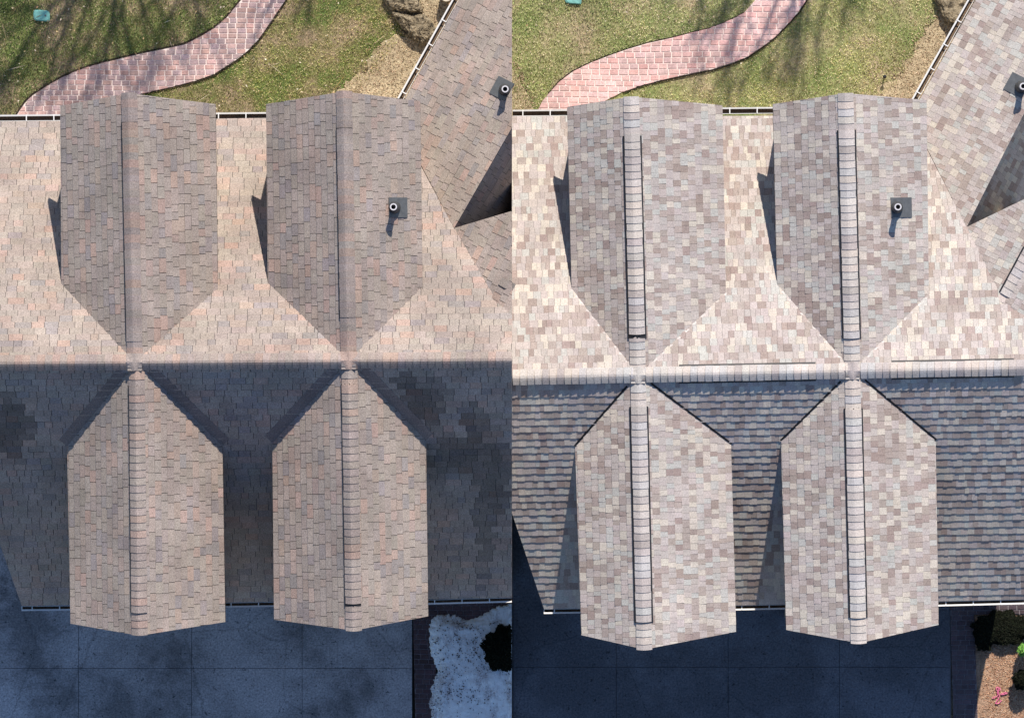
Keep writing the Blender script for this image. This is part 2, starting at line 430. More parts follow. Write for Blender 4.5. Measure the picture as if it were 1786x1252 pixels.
def build_house(cfg):
    sg = cfg['sign']; old = cfg['style'] == 'old'
    root = empty('house', tuple(cfg['base']), cfg['label'], 'house')
    H = House(root, M['old_shingle'] if old else M['new_shingle'], pal_old if old else pal_new, cap_old if old else cap_new, sg, cfg['style'])
    H.stain = cfg.get('stain')
    zr = cfg['zr']; ze = cfg['ze']; zn = cfg['zn']
    R0 = W(*cfg['ridge'][0], zr); R1 = W(*cfg['ridge'][1], zr)
    pS = plane3(R0, R1, W(*cfg['eaveS'], ze)); pN = plane3(R0, R1, W(*cfg['eaveN'], zn))
    print(cfg['style'], 'slopes', math.hypot(*pS[:2]), math.hypot(*pN[:2]))
    def rx(px): t = (px-cfg['ridge'][0][0])/(cfg['ridge'][1][0]-cfg['ridge'][0][0]); return cfg['ridge'][0][1]+t*(cfg['ridge'][1][1]-cfg['ridge'][0][1])
    dormS, dormN = [], []
    for d in cfg['dormS']+cfg['dormN']:
        south = d in cfg['dormS']; pm = pS if south else pN
        B = W(d['cross'], rx(d['cross']), zr); A = W(*d['apex'], zr)
        VL = P(*d['vl'], pm); VR = P(*d['vr'], pm)
        pl = plane3(A, B, VL); pr = plane3(A, B, VR)
        CL = P(*d['cl'], pl); CR = P(*d['cr'], pr)
        d.update(A=A, B=B, VL=VL, VR=VR, pl=pl, pr=pr, CL=CL, CR=CR, foot=[A, CL, VL, B, VR, CR], south=south, pm=pm)
        print('  dormer slopes', math.hypot(*pl[:2]), math.hypot(*pr[:2]), 'eave z', VL.z, CL.z, VR.z, CR.z)
        (dormS if south else dormN).append(d)
    # main slopes
    def covered(ds, extra=()):
        foots = [[(p.x, p.y) for p in d['foot']] for d in ds]+[[(p[0], p[1]) for p in e] for e in extra]
        def f(x, y):
            return any(inside(k, x, y) and edge_dist(k, x, y) > .34 for k in foots)
        return f
    x0, x1 = cfg['spanpx']
    e0 = P(x0, cfg['eaveS'][1]+cfg['eS_tilt'][0], pS); e1 = P(x1, cfg['eaveS'][1]+cfg['eS_tilt'][1], pS)
    n0 = cfg['northpoly']
    Wg = cfg['wing']; nx_, ny_ = Wg['rake']
    polyS = [P(x0, rx(x0), pS), P(x1, rx(x1), pS), P(x1, ny_+12, pS), P(*Wg['v0'], pS), P(Wg['start'][0]+18, Wg['start'][1]+38, pS), P(*Wg['start'], pS), e0]
    polyN = [P(px, py if py else rx(px), pN) for px, py in n0]
    ms = H.deck('main_roof', polyS, pS, .10); mn = H.deck('main_roof', polyN, pN, .10)
    # wing W, back slope T, second gable U
    Wg = cfg['wing']
    eA = W(*Wg['e0'], ze); eB = W(*Wg['e1'], ze); V0 = P(*Wg['v0'], pS); pW = plane3(eA, eB, V0)
    polyW = [P(*Wg['start'], pW), eA, P(*Wg['e2'], pW), P(*Wg['top'], pW), P(*Wg['r1'], pW), V0]
    wr = H.deck('wing_roof', polyW, pW, .10)
    r1 = P(*Wg['r1'], pW); dr = (r1-V0); dn = Vector((dr.y, -dr.x, 0)).normalized()       # to the right-down
    T3 = V0+dr*.5+dn*1.0; T3.z -= Wg['steep']; pT = plane3(V0, r1, T3)
    polyT = [V0+Vector((0,0,0)), r1, P(*Wg['t_end'], pT), P(*Wg['t_low'], pT)]
    Q = P(*Wg['q'], pS); Q2 = W(*Wg['q2'], Q.z); pU = plane3(V0, Q, Q2); pU2 = plane3(Q, Q2, P(*Wg['q3'], pS))
    polyU = [V0, Q, Q2, P(*Wg['rake'], pU)]
    polyU2 = [Q, P(*Wg['q3'], pS), P(*Wg['q4'], pU2), Q2]
    tr = H.deck('wing_roof', polyT, pT, .10); ur = H.deck('gable_roof', polyU, pU, .12); ur2 = H.deck('gable_roof', polyU2, pU2, .12)
    H.shingles(ms, polyS, pS, skip=covered(dormS, [polyU]), origin=e0)
    H.shingles(mn, polyN, pN, tm_=1.0 if old else 1.25,  skip=covered(dormN), origin=W(*cfg['eaveN'], zn), expo=cfg.get('expoN', .143))
    H.shingles(wr, polyW, pW, origin=eA, skip=lambda x, y: inside([(p.x, p.y) for d in dormS for p in d['foot'][:0]] or [(9e9,9e9)]*3, x, y))
    H.shingles(tr, polyT, pT, origin=V0, expo=cfg['expoT'])
    H.shingles(ur, polyU, pU, origin=V0); H.shingles(ur2, polyU2, pU2, origin=Q)
    for d in dormS+dormN:
        PL = [d['A'], d['CL'], d['VL'], d['B']]; PR = [d['A'], d['B'], d['VR'], d['CR']]
        dl = H.deck('gable_dormer_roof', PL, d['pl'], .11); drr = H.deck('gable_dormer_roof', PR, d['pr'], .11)
        H.shingles(dl, PL, d['pl'], origin=d['CL']); H.shingles(drr, PR, d['pr'], origin=d['CR'])
        # ridge caps, butts towards the bottom of the slope run
        A, B = (d['A'], d['B']) if d['south'] else (d['B'], d['A'])
        A = A.copy(); B = B.copy()
        sl = math.hypot(*d['pl'][:2])
        dd = (B-A).normalized(); ln = (B-A).length
        def tt(py): # metres from A for an image row
            a = 626-A.y/(.01*(CAMZ-zr)/DREF); b_ = 626-B.y/(.01*(CAMZ-zr)/DREF); return (py-a)/(b_-a)*ln
        vents = [(tt(a), tt(b)) for a, b in d['vents']]
        end = B-dd*(.10 if d['south'] else 0); A2 = A+dd*(0 if d['south'] else .16)
        off = (A2-A).length; sr = math.hypot(*d['pr'][:2])
        vv = [(a-off, b-off) for a, b in vents]
        if old and d['south']:
            ll = (end-A2).length
            H.ridge(dl, end, A2, sl, sr, [(ll-b, ll-a) for a, b in vv], body='black', flare=.130, flare2=.150)  # black body juts out on the left only, a painted shadow line
        else: H.ridge(dl, A2, end, sr, sl, vv, body='black', flare=.150 if old else .163, flare2=.130 if old else .163)  # old house: wider black edge on the left paints the vent's shaded side
        # valleys
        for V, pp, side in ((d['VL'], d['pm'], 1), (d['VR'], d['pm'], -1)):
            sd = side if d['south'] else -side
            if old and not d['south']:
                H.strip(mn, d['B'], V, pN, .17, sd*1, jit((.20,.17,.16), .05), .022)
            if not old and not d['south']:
                H.strip(mn, d['B'], V, pN, .032, sd, (.02,.02,.022), .024)  # near-black line paints the shadow where the lower dormers meet the main slope
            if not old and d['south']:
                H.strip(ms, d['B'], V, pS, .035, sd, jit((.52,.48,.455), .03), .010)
        # solid body under the dormer roof
        ins = .14; fr = .28
        ax = (B-A); dirp = (d['B']-d['A']).normalized()
        F = d['A']+dirp*fr; Bk = d['B']-dirp*.3
        sx = Vector((dirp.y, -dirp.x, 0))
        sec = []
        for p0 in (F, Bk):
            wl = (d['CL']-d['A']); oL = abs(wl.dot(sx))-ins; wrr = (d['CR']-d['A']); oR = abs(wrr.dot(sx))-ins
            sl_ = 1 if wl.dot(sx) > 0 else -1
            l = p0+sx*oL*sl_; r = p0-sx*oR*sl_
            zl = zp(d['pl'], l.x, l.y)-.10; zr_ = zp(d['pr'], r.x, r.y)-.10
            base = (cfg['floor'] if p0 is F else zr-1.6)
            sec.append([(l.x, l.y, base), (l.x, l.y, zl), (p0.x, p0.y, zr-.12), (r.x, r.y, zr_), (r.x, r.y, base)])
        mb = MB(); mb.add(sec[0]+sec[1], [(0,1,2,3,4), (9,8,7,6,5)]+[(i, i+5, (i+1)%5+5, (i+1)%5) for i in range(5)])
        mb.build('dormer_wall', M['siding'], root)
    for d in dormS:
        bx = d['B']; N_ = 8; hs = .15; vs = []
        for i in range(N_+1):
            for j in range(N_+1):
                u = (i/N_*2-1)*hs; v = (j/N_*2-1)*hs
                vs.append((bx.x+u, bx.y+v, zr+.050-.10*(abs(u*v)/(hs*hs))-.012*((u/hs)**2+(v/hs)**2)))
        nn = len(vs); f = [(i*(N_+1)+j, (i+1)*(N_+1)+j, (i+1)*(N_+1)+j+1, i*(N_+1)+j+1) for i in range(N_) for j in range(N_)]
        per = [i*(N_+1) for i in range(N_)]+[N_*(N_+1)+j for j in range(N_)]+[i*(N_+1)+N_ for i in range(N_, 0, -1)]+[j for j in range(N_, 0, -1)]
        vs += [(vs[k][0], vs[k][1], vs[k][2]-.05) for k in per]
        f += [(per[k], nn+k, nn+(k+1)%len(per), per[(k+1)%len(per)]) for k in range(len(per))]
        mb = MB(); mb.add(vs, f, H.cap()); mb.build('saddle_cap', H.mat, ms)
        for oy_, c_ in ((-.075, (.20,.18,.175)), (-.125, H.cap())):
            mb = MB(); mb.bar((bx.x-.12, bx.y+oy_, zr+.040+oy_*.25), (bx.x+.12, bx.y+oy_, zr+.040+oy_*.25), .045, .05, c_); mb.build('saddle_strip', H.mat, ms)
    # main ridge
    cr = cfg['cap_main']
    A = W(cr[0], rx(cr[0]), zr); B = W(cr[1], rx(cr[1]), zr)
    def tx(px): return (px-cr[0])/(cr[1]-cr[0])*(B-A).length
    slS, slN = math.hypot(*pS[:2]), math.hypot(*pN[:2])
    # caps run right to left so the butts face left
    ln = (B-A).length
    H.ridge(ms, B, A, slN, slS, [(ln-tx(b), ln-tx(a)) for a, b in cfg['main_vents']], body='old_vent' if old else 'black', flare=.150 if old else .164, base=.022, drop=.026)
    # second gable ridge
    a2, b2 = (Q2.copy(), Q.copy()); slU = math.hypot(*pU[:2]); slU2 = math.hypot(*pU2[:2])
    lU = (b2-a2).length
    H.ridge(ur, a2, b2, slU2, slU, [(.0, lU-.16)] if not old else [(.0, lU-.3)], body='old_vent' if old else 'black', flare=.163)
    # gutters
    for A_, B_, out, kw in cfg['gutters'](pS, pN, pW, e0, e1, eA, P): H.gutter(A_, B_, out, **kw)
    for v in cfg['pipes']: H.vent_pipe(v[0], v[1], {'d': dormS[1]['pr'], 'w': pW}[v[2]], None)
    # house body
    # wing bodies
    def solid(poly, pl, ins, name='house_wall', base=0.0, mat='siding'):
        pts = H.keep([(p[0], p[1]) for p in poly], .002)
        c = (sum(p[0] for p in pts)/len(pts), sum(p[1] for p in pts)/len(pts))
        q = [(c[0]+(x-c[0])*(1-ins), c[1]+(y-c[1])*(1-ins)) for x, y in pts]
        if area(q) < 0: q = q[::-1]
        m_ = MB(); m_.prism([(x, y, zp(pl, x, y)-.13) for x, y in q], [(x, y, base) for x, y in q]); m_.build(name, M[mat], root)
    def body(pts, pl):
        q = H.keep([(p[0], p[1]) for p in pts], .002)
        if area(q) < 0: q = q[::-1]
        m_ = MB(); m_.prism([(x, y, zp(pl, x, y)-.12) for x, y in q], [(x, y, 0) for x, y in q]); m_.build('house_wall', M['siding'], root)
    dy_ = Vector((0, -.32, 0)); mid_ = Vector((0, -.004, 0)); dxr = Vector((-.25 if not old else 0, 0, 0))
    body([polyS[0]+mid_*-1, polyS[1]-mid_+dxr, polyS[2]+dxr+dy_*.3, polyS[3]+dy_*.3, polyS[4]+dy_*.5, polyS[5]+dy_, polyS[6]+dy_], pS)
    q_ = list(polyN); yE = W(*cfg['eaveN'], zn).y+.32; insx = Vector((.22, 0, 0))
    nb = [q_[0], q_[1]+dxr, Vector((q_[2].x, yE, 0))+dxr, Vector((q_[3].x, yE, 0))+insx]+[p_+insx for p_ in q_[4:]]
    body(nb, pN)
    solid(polyW, pW, .14); solid(polyT, pT, .03, base=-.05, mat='felt'); solid(polyU, pU, .08, mat='felt')
    H.finish()
    return H

def stain_left(x, y):
    q = 1
    z = 4.6
    for cx, cy, rx_, ry, k in ((740,702,40,48,.50), (712,668,20,22,.5), (825,745,22,50,.5), (795,790,60,40,.52), (845,880,18,140,.62), (868,830,20,90,.55), (20,745,42,62,.5)):
        p = W(cx, cy, z); d = math.hypot((x-p.x)/(rx_*.0097), (y-p.y)/(ry*.0097))
        d += .13*math.sin(x*9.1+y*7.3)+.1*math.sin(y*23-x*5)
        if y < -.1:
            f_ = max(0, min(1, (d-.55+rnd.uniform(-.12, .12))/.7)); q = min(q, k+(1-k)*f_*f_*(3-2*f_))
    return q

def gut_left(pS, pN, pW, e0, e1, eA, P):
    gN = lambda px, py: P(px, py, pN)
    return [(P(-20,212,pS), P(470,207,pS), (0,1), {}),
            (P(38,1057,pN), P(125,1056,pN), (0,-1), dict(end_cap=True, wdt=.07)),
            (P(385,1051,pN), P(485,1049.5,pN), (0,-1), dict(wdt=.07)),
            (P(740,1046,pN), P(892.5,1042,pN), (0,-1), dict(wdt=.07)),
            (P(700,180,pW), P(821,-38,pW), (-.876,.483), dict(wdt=.09))]
def gut_right(pS, pN, pW, e0, e1, eA, P):
    return [(P(894,203,pS), P(1000,202,pS), (0,1), {}), (P(1255,199,pS), P(1352,198,pS), (0,1), {}),
            (P(949,1062,pN), P(1020,1061,pN), (0,-1), dict(end_cap=True, wdt=.07)),
            (P(1276,1056,pN), P(1375,1054,pN), (0,-1), dict(wdt=.07)),
            (P(1632,1049,pN), P(1788,1045,pN), (0,-1), dict(wdt=.07)),
            (P(1598,180,pW), P(1721,-38,pW), (-.876,.483), dict(wdt=.09))]

LEFT = dict(sign=1, style='old', base=(-4.5, -.1, 0), label='left house half with old weathered tan and salmon shingles, no black ridge vent outlines',
    zr=6.7, ze=2.7, zn=2.7, floor=.05, ridge=((0,633),(893,627)), eaveS=(446,210), eS_tilt=(3,-3), eaveN=(446,1052), spanpx=(-40, 893.5),
    northpoly=[(-60,None),(893.5,None),(893.5,1042),(38,1056),(-60,780)], body=(-8.1, -.015), expoT=.26,
    dormS=[dict(apex=(225,163), cl=(105,185), cr=(376,182), vl=(107,495), vr=(380,503), cross=235, vents=[(215,590)]),
           dict(apex=(600,160), cl=(464,182), cr=(733,177), vl=(467,493), vr=(737,500), cross=608, vents=[(225,556)])],
    dormN=[dict(apex=(243,1108), cl=(123,1087), cr=(393,1084), vl=(117,778), vr=(388,777), cross=238, vents=[(672,1066)]),
           dict(apex=(617,1099), cl=(478,1080), cr=(747,1074), vl=(475,772), vr=(743,768), cross=609, vents=[(668,1055)])],
    wing=dict(e0=(706,174), e1=(801,0), v0=(792,398), start=(690,203), e2=(823,-40), top=(905,-60), r1=(895,219), steep=3.4,
              t_end=(897,400), t_low=(830,420), q=(868,528), q2=(905,455), q3=(905,560), q4=(925,470), rake=(900,366)),
    cap_main=(-30, 892.2), main_vents=[], gutters=gut_left, pipes=[(686,362,'d'), (882,158,'w')], stain=stain_left)
RIGHT = dict(sign=-1, style='new', base=(4.5, -.1, 0), label='right house half with new light grey blend shingles and black-edged ridge vents',
    zr=5.0, ze=2.4, zn=2.4, floor=.05, ridge=((893,658),(1786,641)), eaveS=(1340,200), eS_tilt=(3,-3), eaveN=(1340,1056), spanpx=(892.5, 1787.5),
    northpoly=[(892.5,None),(1787.5,None),(1787.5,1045),(949,1062),(892.5,893)], body=(.62, 8.85), expoT=.30,
    dormS=[dict(apex=(1101,169), cl=(989,187), cr=(1260,184), vl=(997,503), vr=(1266,510), cross=1113, vents=[(236,588)]),
           dict(apex=(1475,163), cl=(1348,182), cr=(1616,175), vl=(1355,495), vr=(1620,512), cross=1487, vents=[(226,588)])],
    dormN=[dict(apex=(1124,1132), cl=(1014,1107), cr=(1284,1101), vl=(1003,779), vr=(1275,775), cross=1113, vents=[(708,1083)]),
           dict(apex=(1498,1121), cl=(1371,1098), cr=(1637,1089), vl=(1362,770), vr=(1632,768), cross=1487, vents=[(711,1074)])],
    wing=dict(e0=(1604,174), e1=(1702,0), v0=(1686,396), start=(1588,202), e2=(1724,-40), top=(1800,-60), r1=(1790,190), steep=3.4,
              t_end=(1796,380), t_low=(1730,420), q=(1751,528), q2=(1800,437), q3=(1800,560), q4=(1830,450), rake=(1800,341)),
    cap_main=(894, 1786.5), main_vents=[(893.5,1040),(1187,1424),(1558,1770)], gutters=gut_right, pipes=[(1563,362,'d'), (1782,153,'w')])

# ------------------------------------------------------------------ the ground
def rough(pts, amp=7, step=9, keep=lambda x, y: False):
    out = []
    for i in range(len(pts)):
        (ax, ay), (bx, by) = pts[i], pts[(i+1) % len(pts)]; n = max(1, int(math.hypot(bx-ax, by-ay)/step))
        for k in range(n):
            x, y = ax+(bx-ax)*k/n, ay+(by-ay)*k/n
            j = 0 if (y < -5 or y > 200 or abs(x-893) < 2) else amp
            out.append((x+rnd.uniform(-j, j), y+rnd.uniform(-j, j)))
    return out
def sheet(name, pts, z, mat, thick=.0, parent=None, kind='structure'):
    q = [W(x, y, z) for x, y in pts]
    if area([(p.x, p.y) for p in q]) < 0: q = q[::-1]
    mb = MB()
    if thick: mb.prism(q, [(p.x, p.y, p.z-thick) for p in q])
    else: mb.add(q, [tuple(range(len(q)))])
    o = mb.build(name, mat, parent)
    if kind: o['kind'] = kind
    return o
g = MB(); g.add([(-150,-150,-.06),(150,-150,-.06),(150,150,-.06),(-150,150,-.06)], [(0,1,2,3)])
tag(g.build('ground', M['gravel']), kind='structure')
sheet('lawn', [(-60,-700),(893,-700),(893,230),(-60,230)], 0.0, M['lawn'])
sheet('lawn', [(893,-700),(1900,-700),(1900,230),(893,230)], 0.0, M['lawn2'])
sheet('gravel_bed', rough([(572,175),(600,150),(640,120),(668,70),(700,60),(730,20),(745,-30),(885,-30),(885,230),(572,230)]), .012, M['gravel'])
sheet('gravel_bed', rough([(1500,172),(1560,140),(1598,90),(1630,30),(1690,-30),(1786,-30),(1786,230),(1500,230)]), .012, M['gravel'])
sheet('gravel_bed', rough([(893,120),(905,135),(922,170),(935,205),(935,230),(893,230)]), .012, M['gravel'])

def brick_path(outline, z, bw, bh, colf, mort, parent_label=None, rot=0.0, name='path', gap=.016, cut=None):
    base = sheet(name, outline, z, mort, .05)
    poly = [(W(x, y, z).x, W(x, y, z).y) for x, y in outline]
    if area(poly) < 0: poly = poly[::-1]
    y0 = min(p[1] for p in poly); y1 = max(p[1] for p in poly); x0 = min(p[0] for p in poly); x1 = max(p[0] for p in poly)
    k = 0; y = y0; items = []
    while y < y1:
        x = x0-rnd.uniform(0, bw)
        while x < x1:
            w_ = bw*rnd.choice((1, 1, 1.1, .9, .8, 1.05)) if bw > .12 else bw
            pc = clip_rect(poly, x+gap/2, x+w_-gap/2, y+gap/2, y+bh-gap/2); x += w_
            pc = dedupe(pc) if pc else pc
            if len(pc) >= 3 and area(pc) > .0012: items.append(pc)
        y += bh
    items.sort(key=lambda p: -area(p)); rest = MB()
    for i, pc in enumerate(items):
        cx = sum(p[0] for p in pc)/len(pc); cy = sum(p[1] for p in pc)/len(pc)
        wav = lambda x, y: (x+.006*math.sin(y*9), y+.010*math.sin(x*2.2))
        top = [(*wav(cx+(p[0]-cx)*.94, cy+(p[1]-cy)*.92), z+.011+rnd.uniform(0, .002)) for p in pc]; bot = [(*wav(*p), z-.004) for p in pc]
        c = colf(); q_ = 1+.10*math.sin(cx*1.7+cy)+rnd.choice((0,0,0,-.12,.06)); c = tuple(v*q_ for v in c)
        if i < 300: mb = MB(); mb.prism(top, bot, c); mb.build('brick', M['brick'], base)
        else: rest.prism(top, bot, c)
    if rest.v: rest.build('brick_field', M['brick'], base)['kind'] = 'stuff'
    return base
bcol1 = lambda: jit(rnd.choice(((.47,.33,.315),(.50,.335,.31),(.42,.31,.315),(.50,.315,.285))), .08)
bcol2 = lambda: jit(rnd.choice(((.64,.43,.41),(.68,.445,.42),(.60,.42,.41),(.66,.40,.375))), .07)
pathL = [(25,206),(45,178),(58,166),(85,149),(108,136),(140,122),(176,111),(237,96),(285,86),(322,78),(352,63),(375,49),(391,36),(403,23),(421,0),(438,-40),(520,-40),(498,0),(473,38),(450,70),(432,89),(413,104),(373,130),(345,140),(310,149),(270,158),(239,165),(190,180),(120,212)]
pathR = [(936,197),(945,179),(958,164),(975,144),(998,126),(1030,110),(1061,98),(1095,86),(1129,76),(1170,67),(1205,58),(1235,51),(1260,42),(1280,33),(1298,23),(1318,0),(1345,-40),(1430,-40),(1406,0),(1392,22),(1376,40),(1356,60),(1336,77),(1303,100),(1275,111),(1243,121),(1200,130),(1162,138),(1120,148),(1087,160),(1057,175),(1020,200)]
brick_path(pathL, .025, .165, .092, bcol1, M['mortar'])
brick_path(pathR, .025, .178, .102, bcol2, M['mortar'])

# driveway slabs
def slabs(xs, ys, mat, z=.03, x0=None):
    base = sheet('driveway', [(min(xs)-2, min(ys)-2), (max(xs)+2, min(ys)-2), (max(xs)+2, max(ys)+2), (min(xs)-2, max(ys)+2)], .012, M['joint'])
    for i in range(len(xs)-1):
        for j in range(len(ys)-1):
            a, b_ = xs[i], xs[i+1]; c, d = ys[j], ys[j+1]; g_ = .4
            q = [W(a+g_, d-g_, z), W(b_-g_, d-g_+(.0), z), W(b_-g_, c+g_, z), W(a+g_, c+g_, z)]
            dz = rnd.uniform(0, .003)
            q = [Vector((p.x, p.y, p.z+dz)) for p in q]
            mb = MB(); mb.prism(q, [(p.x, p.y, -.05) for p in q]); mb.build('slab', mat, base)
    return base
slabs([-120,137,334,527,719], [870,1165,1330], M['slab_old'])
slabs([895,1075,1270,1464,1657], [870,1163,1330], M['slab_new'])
sheet('planting_bed', [(719,1040),(892.9,1040),(892.9,1330),(719,1330)], .012, M['dark_soil'])
bcol3 = lambda: jit((.115,.072,.075), .15)
bcol4 = lambda: jit((.10,.075,.085), .12)
brick_path([(720,1040),(892.9,1040),(892.9,1085),(760,1085),(760,1330),(726,1330)], .03, .155, .088, bcol3, plain('dark_mortar', (.19,.15,.16)), gap=.014, name='paver_border')
brick_path([(1657,1040),(1787,1040),(1787,1071),(1699,1071),(1708,1330),(1665,1330)], .03, .155, .088, bcol4, M['mortar2'], gap=.014, name='paver_border')
sheet('planting_bed', [(1697,1040),(1860,1040),(1860,1330),(1704,1330)], .012, M['mulch'])

# ------------------------------------------------------------------ houses
HL = build_house(LEFT); HR = build_house(RIGHT)

# ------------------------------------------------------------------ ground cover
def blades(name, n, region, pathpoly, cols, mat, hmin, hmax, label, cat, z=.0, wd=.012, flat=.5):
    pts = [(W(x, y, 0).x, W(x, y, 0).y) for x, y in region]; pp = [(W(x, y, 0).x, W(x, y, 0).y) for x, y in pathpoly] if pathpoly else None
    x0 = min(p[0] for p in pts); x1 = max(p[0] for p in pts); y0 = min(p[1] for p in pts); y1 = max(p[1] for p in pts)
    mb = MB(); V = mb.v; F = mb.f; C = mb.c
    i = 0
    while i < n:
        x = rnd.uniform(x0, x1); y = rnd.uniform(y0, y1)
        if not inside(pts, x, y) or (pp and inside(pp, x, y)): i += .3; continue
        i += 1
        d = .5+.5*math.sin(x*2.1+1.3*math.sin(y*1.7))*math.sin(y*2.9+x*.8)
        if rnd.random() > .45+.55*d: continue
        a = rnd.uniform(0, 6.283); h = rnd.uniform(hmin, hmax); ln = h*rnd.uniform(.4, 1.6)*flat
        ca, sa = math.cos(a), math.sin(a); b = len(V)
        V += [(x-sa*wd/2, y+ca*wd/2, z), (x+sa*wd/2, y-ca*wd/2, z), (x+ca*ln, y+sa*ln, z+h)]
        F.append((b, b+1, b+2)); c = cols(d); C += [c]*3
    o = mb.build(name, mat); tag(o, label, None, kind='stuff'); return o
def gc1(d):
    r = rnd.random()
    if r < .58-.56*d: return jit((.42,.34,.22), .2)
    return jit((.20,.26,.09) if r < .72 else (.31,.33,.14), .22)
def gc2(d):
    r = rnd.random()
    if r < .55-.42*d: return jit((.66,.56,.38), .18)
    return jit((.36,.43,.17) if r < .75 else (.50,.50,.23), .18)
lawnL1 = [(-10,-15),(425,-15),(391,36),(322,78),(176,111),(58,166),(25,210),(-10,210)]
lawnL2 = [(498,-15),(745,-15),(700,60),(668,110),(600,190),(460,206),(376,206),(239,200),(239,165),(310,149),(373,130),(413,104),(450,70),(473,38)]
lawnR1 = [(893.5,-15),(1325,-15),(1298,23),(1205,58),(1061,98),(958,164),(936,196),(893.5,196)]
lawnR2 = [(1408,-15),(1640,-15),(1600,90),(1560,150),(1500,190),(1350,196),(1260,196),(1040,196),(1087,160),(1162,138),(1243,121),(1303,100),(1336,77),(1376,40)]
def gc1b(d):
    r = rnd.random()
    return jit((.55,.45,.25), .2) if r < .78-.5*d else jit((.36,.38,.12), .22)
def gc2b(d):
    r = rnd.random()
    return jit((.70,.60,.36), .18) if r < .78-.5*d else jit((.47,.49,.18), .18)
blades('grass', 26000, lawnL1, pathL, gc1, M['grass'], .03, .07, 'dark green patchy grass above the left curved brick path', 'grass')
blades('grass', 22000, lawnL2, pathL, gc1b, M['grass'], .03, .06, 'yellowing grass between the left path and the boulders', 'grass')
blades('grass', 22000, lawnR1, pathR, gc2, M['grass'], .03, .06, 'pale green grass above the right curved brick path', 'grass')
blades('grass', 22000, lawnR2, pathR, gc2b, M['grass'], .03, .06, 'dry yellow green grass below the right curved brick path', 'grass')

def pebbles(n, region, cols, size, name, label, dens=None, z=.012, excl=None):
    pts = [(W(x, y, 0).x, W(x, y, 0).y) for x, y in region]
    x0 = min(p[0] for p in pts); x1 = max(p[0] for p in pts); y0 = min(p[1] for p in pts); y1 = max(p[1] for p in pts); mb = MB()
    for _ in range(n):
        x = rnd.uniform(x0, x1); y = rnd.uniform(y0, y1)
        if not inside(pts, x, y): continue
        if excl and excl(x, y): continue
        if edge_dist(pts, x, y) < .25 and rnd.random() > edge_dist(pts, x, y)/.25: continue
        s = size*rnd.uniform(.5, 1.5); a = rnd.uniform(0, 3.14); c = cols()
        vs = []
        for i in range(4):
            an = a+i*1.571+rnd.uniform(-.3, .3); vs.append((x+s*math.cos(an)*rnd.uniform(.6,1.2), y+s*math.sin(an)*rnd.uniform(.6,1), z-.005))
        vs.append((x, y, z+s*.7)); mb.add(vs, [(0,1,4),(1,2,4),(2,3,4),(3,0,4)], c)
    o = mb.build(name, M['pebble']); tag(o, label, kind='stuff'); return o
pc1 = lambda: jit(rnd.choice(((.52,.42,.27),(.68,.57,.40),(.32,.23,.15),(.18,.13,.08),(.60,.44,.30),(.24,.17,.11))), .15)
pebbles(14000, [(540,215),(575,165),(625,120),(655,80),(690,60),(720,-15),(850,-15),(760,215)], pc1, .016, 'gravel', 'loose tan gravel along the left wing gutter')
pebbles(14000, [(1450,215),(1520,168),(1570,110),(1600,60),(1640,-15),(1760,-15),(1680,215)], pc1, .016, 'gravel', 'loose golden gravel along the right wing gutter')
pebbles(2500, [(893.6,100),(915,120),(935,165),(940,205),(893.6,205)], pc1, .014, 'leaf_litter', 'dry straw coloured litter beside the right path end')
lc = lambda: jit(rnd.choice(((.55,.45,.30),(.65,.58,.45),(.38,.26,.15),(.5,.38,.2))), .15)
def litter(n, region, label, pathp, s0=.013):
    pts = [(W(x, y, 0).x, W(x, y, 0).y) for x, y in region]; x0 = min(p[0] for p in pts); x1 = max(p[0] for p in pts); y0 = min(p[1] for p in pts); y1 = max(p[1] for p in pts); mb = MB()
    for _ in range(n):
        x = rnd.uniform(x0, x1); y = rnd.uniform(y0, y1)
        if not inside(pts, x, y): continue
        a = rnd.uniform(0, 6.28); l = s0*rnd.uniform(.6, 2.2); w_ = l*rnd.uniform(.35, .7); z = .06+rnd.uniform(0, .02)
        if rnd.random() < .16: l *= rnd.uniform(4, 9); w_ = .005
        ca, sa = math.cos(a), math.sin(a)
        mb.add([(x-ca*l, y-sa*l, z), (x+sa*w_, y-ca*w_, z+.012), (x+ca*l, y+sa*l, z), (x-sa*w_, y+ca*w_, z+.008)], [(0,1,2),(0,2,3)], lc())
    tag(mb.build('leaf_litter', M['leaf']), label, kind='stuff')
litter(240, lawnL1, 'dead leaves scattered on the dark green left lawn', None)
litter(260, lawnL2, 'dead leaves scattered on the yellowing left lawn', None)
litter(110, lawnR1, 'dead leaves and twigs scattered on the pale right lawn', None)
litter(120, lawnR2, 'dead leaves scattered on the dry right lawn', None)
pebbles(1500, [(500,215),(545,150),(620,85),(660,20),(720,-15),(760,100),(700,215)], pc1, .012, 'stray_gravel', 'stray tan pebbles strewn from the gravel onto the left lawn')
pebbles(1500, [(1400,215),(1470,150),(1550,85),(1600,-10),(1690,-15),(1700,100),(1640,215)], pc1, .012, 'stray_gravel', 'stray golden pebbles strewn from the gravel onto the right lawn')
mc = lambda: jit(rnd.choice(((.50,.34,.22),(.62,.46,.33),(.36,.20,.12),(.25,.13,.08),(.55,.32,.2))), .15)
pebbles(9000, [(1703,1100),(1830,1100),(1830,1300),(1706,1300)], mc, .016, 'mulch', 'reddish tan bark mulch in the lower right bed')

